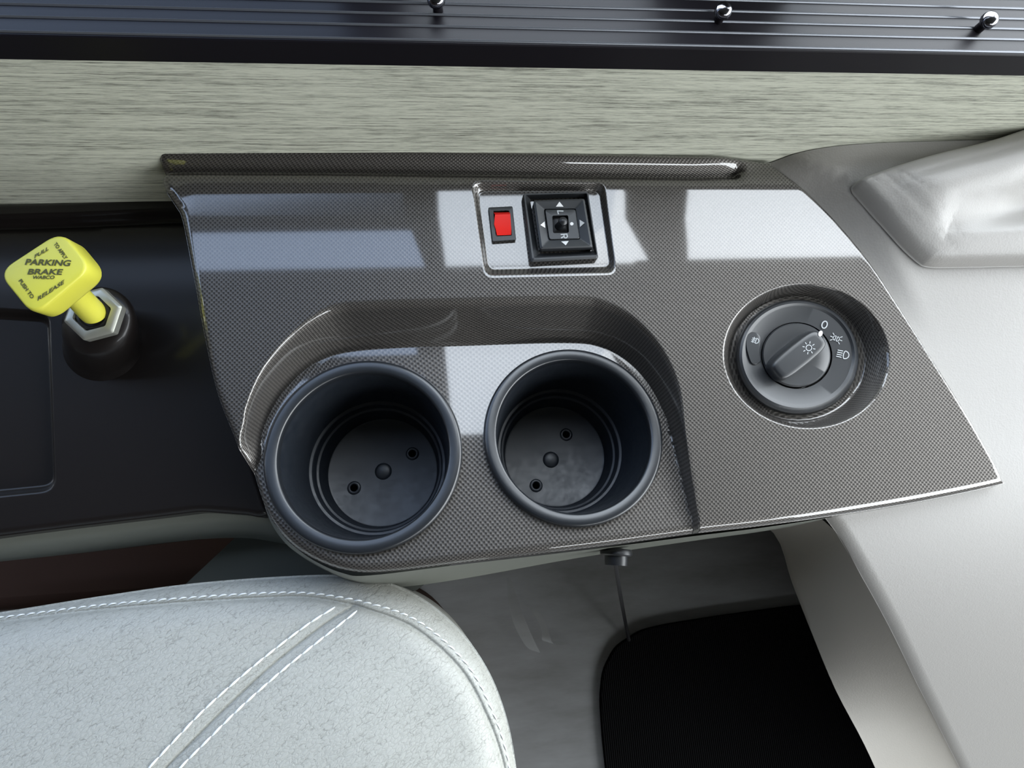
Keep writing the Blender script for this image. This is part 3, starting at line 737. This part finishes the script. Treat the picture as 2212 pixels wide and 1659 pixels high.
heightfield('cushion', so, seat_h, m_leather, seat, rings=[offring(sr, o_) for o_ in offs]+[offring(dr, o_) for o_ in offs], grid=.005, edge=(.0005, .0012, .002, .003, .0045, .006, .008, .010, .013, .016, .019, .022, .025), skirt=.13, skirt_step=.002, skirt_in=.01)
def stitches(name, pxs, step, ln, wd, slant):
    L = resample(smooth_open(poly(pxs, sf), 6), step, False); V = []; Fc = []
    for i in range(len(L)-1):
        a = L[i]; b = L[i]+(L[i+1]-L[i])*ln; T = nrm(b-a); n2 = np.array([-T[1], T[0]])
        za = seat_h(np.array([a]))[0]; zb = seat_h(np.array([b]))[0]
        b0_ = len(V)
        for t, bul in ((0, .35), (.2, .85), (.5, 1.), (.8, .85), (1, .35)):
            c_ = a+(b-a)*t+n2*slant*(t-.5)+n2*slant*.5*math.sin(math.pi*t); zc = za+(zb-za)*t+.0006*math.sin(math.pi*t)
            for q in range(6):
                an = q*math.pi/3; V.append((*(c_+n2*wd*bul*math.cos(an)), zc+wd*.7*bul*math.sin(an)))
        for t in range(4):
            for q in range(6):
                Fc.append((b0_+t*6+q, b0_+t*6+(q+1) % 6, b0_+(t+1)*6+(q+1) % 6, b0_+(t+1)*6+q))
    mesh(name, V, Fc, m_thread, seat)
stitches('stitching', st_px, .0054, .86, .00045, .0009)
stitches('stitching', d1, .0068, .97, .0006, .0002); stitches('stitching', d2, .0068, .97, .0006, .0002)
sp = so_r[::4]
loft('seat_base', [[(*(p*.0+(p-so_r.mean(0))*.8+so_r.mean(0)), z_) for p in sp] for z_ in (-.15, FZ)], m_brown, seat)
adopt(seat)

# ------------------------------------------------------------------ dashboard at the right
wt = [PY(a, b, WALL_Y-.001) for a, b in [(1640, 352), (1670, 343), (1760, 318), (1880, 306), (2060, 305), (2212, 305), (2500, 305)]]
wt = smooth_open(np.array(wt), 8); wx = np.array([p[0] for p in wt]); wz = np.array([p[2] for p in wt])
def dash_b(X):
    X = np.asarray(X, float); x, y = X[:, 0], X[:, 1]
    rise = np.interp(x, wx, wz)-K*WALL_Y+.004
    d = np.maximum(0, sdist_cons(X))
    z = K*y-.007+rise*sstep(.10, WALL_Y, y)*sstep(-.002, .016, d+.006*sstep(.19, .21, y))
    z = z+.004*sstep(.0, .12, d)*sstep(-.02, .08, y)
    tt = np.maximum(0, .035-y); z = z-.85*tt*tt/(tt+.05)
    return z
CONS_COARSE = resample(outline, .006)
def sdist_cons(X): return -sd(X, CONS_COARSE)
dash_fn = lambda x, y: float(dash_b(np.array([[x, y]]))[0])
dash = thing('dashboard', 'pale grey vinyl dashboard moulding wrapping the right end of the console', 'dashboard', (.38, .05, -.1))
wall_edge = [(p[0], WALL_Y-.0005) for p in wt]
crease_px = [(1760, 1080), (1812, 1145), (1870, 1245), (1930, 1355), (1990, 1480), (2055, 1610), (2118, 1735), (2200, 1900)]
cre = [PHB(a, b, dash_b) for a, b in crease_px]
left_px = [(1700, 1000), (1640, 850), (1560, 640), (1580, 470), (1615, 390)]
dl = [PH(a, b, tilt(-.02))[:2] for a, b in left_px]
do_ = [tuple(p) for p in wall_edge]+[(1.3, .2), (1.3, -.3)]+[tuple(p[:2]) for p in cre[::-1]]+[tuple(p) for p in dl]
do_ = np.array(do_)
crp = np.array([p[:2] for p in cre])
def dash_h(X):
    X = np.asarray(X, float); z = dash_b(X)
    inside_c = sd(X, CONS_COARSE)
    z = z-.012*sstep(-.001, .008, inside_c)-.05*sstep(.006, .03, inside_c)
    dc = seg_dist(X, crp, False); r = .006; t = np.clip(dc/r, 0.05, 1); z = z-r*(1-np.sqrt(1-(1-t)**2))
    return z
heightfield('dash_body', do_, dash_h, m_dash, dash, grid=.0045, edge=(.0004, .001, .002, .003, .0045, .006), skirt=0, rings=[offring(resample(outline, .003), o_) for o_ in (-.002, .001, .004)])
# lower strip falling away from the crease
c0 = smooth_open([np.array([p[0], p[1], dash_h(p[None, :2])[0]]) for p in [np.array(q) for q in cre]], 4)
s1_px = [(1560, 1085), (1672, 1152), (1712, 1260), (1755, 1370), (1805, 1490), (1868, 1610), (1922, 1730), (1995, 1900)]
s1 = smooth_open([P3(a, b, -.06-.03*(i > 0)-.09*i/7) for i, (a, b) in enumerate(s1_px)], 4)
s0b = c0*.97+s1*.03+np.array([0, 0, -.0012])
s_in = s1+np.array([.012, 0, -.012]); s_dn = s1*np.array([2.1, 1., 0])+np.array([.02, 0, FZ])
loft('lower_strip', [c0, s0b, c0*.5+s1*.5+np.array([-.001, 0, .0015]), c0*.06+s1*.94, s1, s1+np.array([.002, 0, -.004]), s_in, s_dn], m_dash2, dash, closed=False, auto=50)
# raised pod
pod_px = [(1838, 405), (1852, 392), (1890, 378), (2000, 345), (2110, 318), (2212, 284), (2600, 150), (2600, 577), (2212, 578), (2060, 581), (2000, 580), (1975, 568), (1935, 530), (1890, 480), (1850, 434), (1837, 418)]
PODB = .0
po = smooth_closed(np.array([PHB(a, b, dash_b)[:2] for a, b in pod_px]), 5)
po = po[po[:, 0] < .62]
po = po[np.r_[True, np.linalg.norm(np.diff(po, axis=0), axis=1) > 1e-5]]
dent = np.array([PHB(a, b, lambda X: dash_b(X)+.02)[:2] for a, b in [(2090, 500), (2150, 478), (2212, 455), (2320, 400), (2500, 330)]])
por = resample(po, .0012)
def pod_raw(X):
    d = np.maximum(sd(X, por2), 0); r = .016; t = np.clip(d/r, .02, 1); return .021*np.sqrt(1-(1-t)**2.0), d
por2 = resample(po, .003)
def pod_h(X):
    X = np.asarray(X, float); d = np.maximum(sd(X, por), 0); r = .014
    t = np.clip(d/r, .02, 1); h0 = .021*np.sqrt(1-(1-t)**2.0)
    hb = pod_raw(X)[0]; nb = 1
    for rad, m_ in ((.006, 6), (.012, 9), (.018, 12)):
        for q in range(m_):
            a = 2*math.pi*q/m_; hb = hb+pod_raw(X+[rad*math.cos(a), rad*math.sin(a)])[0]; nb += 1
    w_ = np.exp(-d/.005); h = h0*w_+(1-w_)*hb/nb
    de = seg_dist(X, dent, False)
    h = h-.020*np.exp(-(de/.016)**2)*sstep(.008, .035, d)
    h = h+.05*np.maximum(0, X[:, 1]-.14)*sstep(.0, .03, d)
    return dash_b(X)-.003+h
heightfield('raised_pod', po, pod_h, m_dash, dash, grid=.003, edge=(.0004, .0009, .0016, .0025, .004, .006, .008, .010, .012, .014, .017, .021), rings=())
adopt(dash)

# ------------------------------------------------------------------ wall, window frame, cab shell
ZS = .1005; ZT = .113
wall = mesh('wall_left', [(-1.6, WALL_Y, FZ), (1.6, WALL_Y, FZ), (1.6, WALL_Y, ZS), (-1.6, WALL_Y, ZS), (-1.6, WALL_Y+.05, FZ), (1.6, WALL_Y+.05, FZ), (1.6, WALL_Y+.05, ZS), (-1.6, WALL_Y+.05, ZS)], [(0, 1, 2, 3), (4, 5, 6, 7), (3, 2, 6, 7), (0, 3, 7, 4), (1, 2, 6, 5)], m_wall, None, False)
wall['kind'] = 'structure'
# sliding window frame: extruded profile with ridges
prof = [(WALL_Y-.002, ZS-.0005), (WALL_Y-.0035, ZS+.001), (WALL_Y-.0035, ZT-.0005), (WALL_Y-.0030, ZT), (.282, ZT), (.282, ZT+.015), (.29, ZT+.015), (.29, ZS)]
win = bpy.data.objects.new('window_1', None); col.objects.link(win); win.location = (0, .24, ZS); win['kind'] = 'structure'
loft('track_frame', [[(x_, a, b) for a, b in prof] for x_ in (-1.3, 1.3)], m_frame, win, auto=30)
for y_ in (.2112, .2190, .2256, .2320, .2388, .2456, .2525):
    loft('track_rib', [[(x_, y_-.0005, ZT-.0004), (x_, y_-.0004, ZT+.0005), (x_, y_, ZT+.0008), (x_, y_+.0004, ZT+.0005), (x_, y_+.0005, ZT-.0004)] for x_ in (-1.3, 1.3)], m_rib, win, auto=70)
WT = .92
for x0, x1 in ((-1.3, -1.26), (-.05, -.017), (1.26, 1.3)): box('window_post', (x0, .252, ZT), (x1, .275, WT), m_frame, win)
box('cross_rail', (-1.26, .262, .375), (-.05, .267, .445), m_frame, win)
box('cross_rail', (.34, .262, .74), (1.26, .267, .80), m_frame, win)
loft('slanted_post', [[(x+.035*a, .263+.011*b, z) for a, b in ((-1, -1), (1, -1), (1, 1), (-1, 1))] for x, z in ((.13, ZT), (.21, .3), (.36, .64), (.48, WT))], m_frame, win)
box('top_rail', (-1.3, .225, WT), (1.3, .29, WT+.03), m_frame, win)
def pane(name, x0, x1, tint):
    m = bpy.data.materials.new(name); m.use_nodes = True; m.node_tree.nodes.clear()
    o_ = N(m, 'ShaderNodeOutputMaterial'); t_ = N(m, 'ShaderNodeBsdfTransparent'); g_ = N(m, 'ShaderNodeBsdfGlossy'); g_.inputs['Roughness'].default_value = .02
    x_ = N(m, 'ShaderNodeMixShader'); x_.inputs[0].default_value = .06; t_.inputs[0].default_value = (*tint, 1)
    lk(m, t_.outputs[0], x_.inputs[1]); lk(m, g_.outputs[0], x_.inputs[2]); lk(m, x_.outputs[0], o_.inputs[0])
    mesh('pane', [(x0, .268, ZT), (x1, .268, ZT), (x1, .268, WT), (x0, .268, WT)], [(0, 1, 2, 3)], m, win, False)
pane('dimming_glass_left', -1.28, -.035, (.21, .26, .36)); pane('dimming_glass_mid', -.034, .2, (.68, .72, .78)); pane('clear_glass_front', .2, 1.28, (.92, .94, .97))  # left and middle tints made up to dim their reflections in the console
adopt(win)
def structure(o): o['kind'] = 'structure'; return o
structure(box('wall_left_upper', (-1.6, WALL_Y, WT+.03), (1.3, WALL_Y+.05, 1.1), m_cabinet))
structure(box('wall_left_lower_front', (1.3, WALL_Y, FZ), (1.35, WALL_Y+.05, 1.1), m_cabinet))
structure(box('ceiling', (-1.6, -1.75, 1.1), (1.35, WALL_Y+.05, 1.14), m_ceiling))
structure(box('wall_back', (-1.65, -1.75, FZ), (-1.6, WALL_Y+.05, 1.14), m_cabinet))
structure(box('wall_right_lower', (-1.6, -1.75, FZ), (1.35, -1.7, .47), m_cabinet))
structure(box('wall_right_upper', (-1.6, -1.75, .77), (1.35, -1.7, 1.1), m_cabinet))
structure(box('wall_right_rear', (-1.6, -1.75, .47), (.4, -1.7, .77), m_cabinet))
structure(box('wall_front_lower', (1.3, -1.7, FZ), (1.35, WALL_Y, .10), m_cabinet))
structure(box('wall_front_upper', (1.3, -1.7, .95), (1.35, WALL_Y, 1.1), m_cabinet))
# screws on the tracks
def screw(px, py, label):
    p = P3(px, py, ZT+.0045)
    t = thing('frame_screw', label, 'screw', (p[0], p[1], ZT), 'chrome screws in the window track')
    base = np.array([p[0], p[1], ZT+.001])
    lathe('shank', [(.0022, -.001), (.0022, .0045), (.0018, .005)], base, (-.1, -.25, 1), m_frame, t, n=20, cap1=True)
    lathe('screw_head', [(.0030, .0035), (.0038, .0045), (.0039, .0058), (.0032, .0072), (.0018, .0080), (.0002, .0082)], base, (-.1, -.25, 1), m_chrome, t, n=32, cap0=True)
    adopt(t)
screw(945, 2, 'chrome screw in the window track, leftmost of the three at the top edge')
screw(1560, 26, 'chrome screw in the window track, middle one of the three at the top')
screw(2130, 46, 'chrome screw in the window track, rightmost of the three near the top right corner')
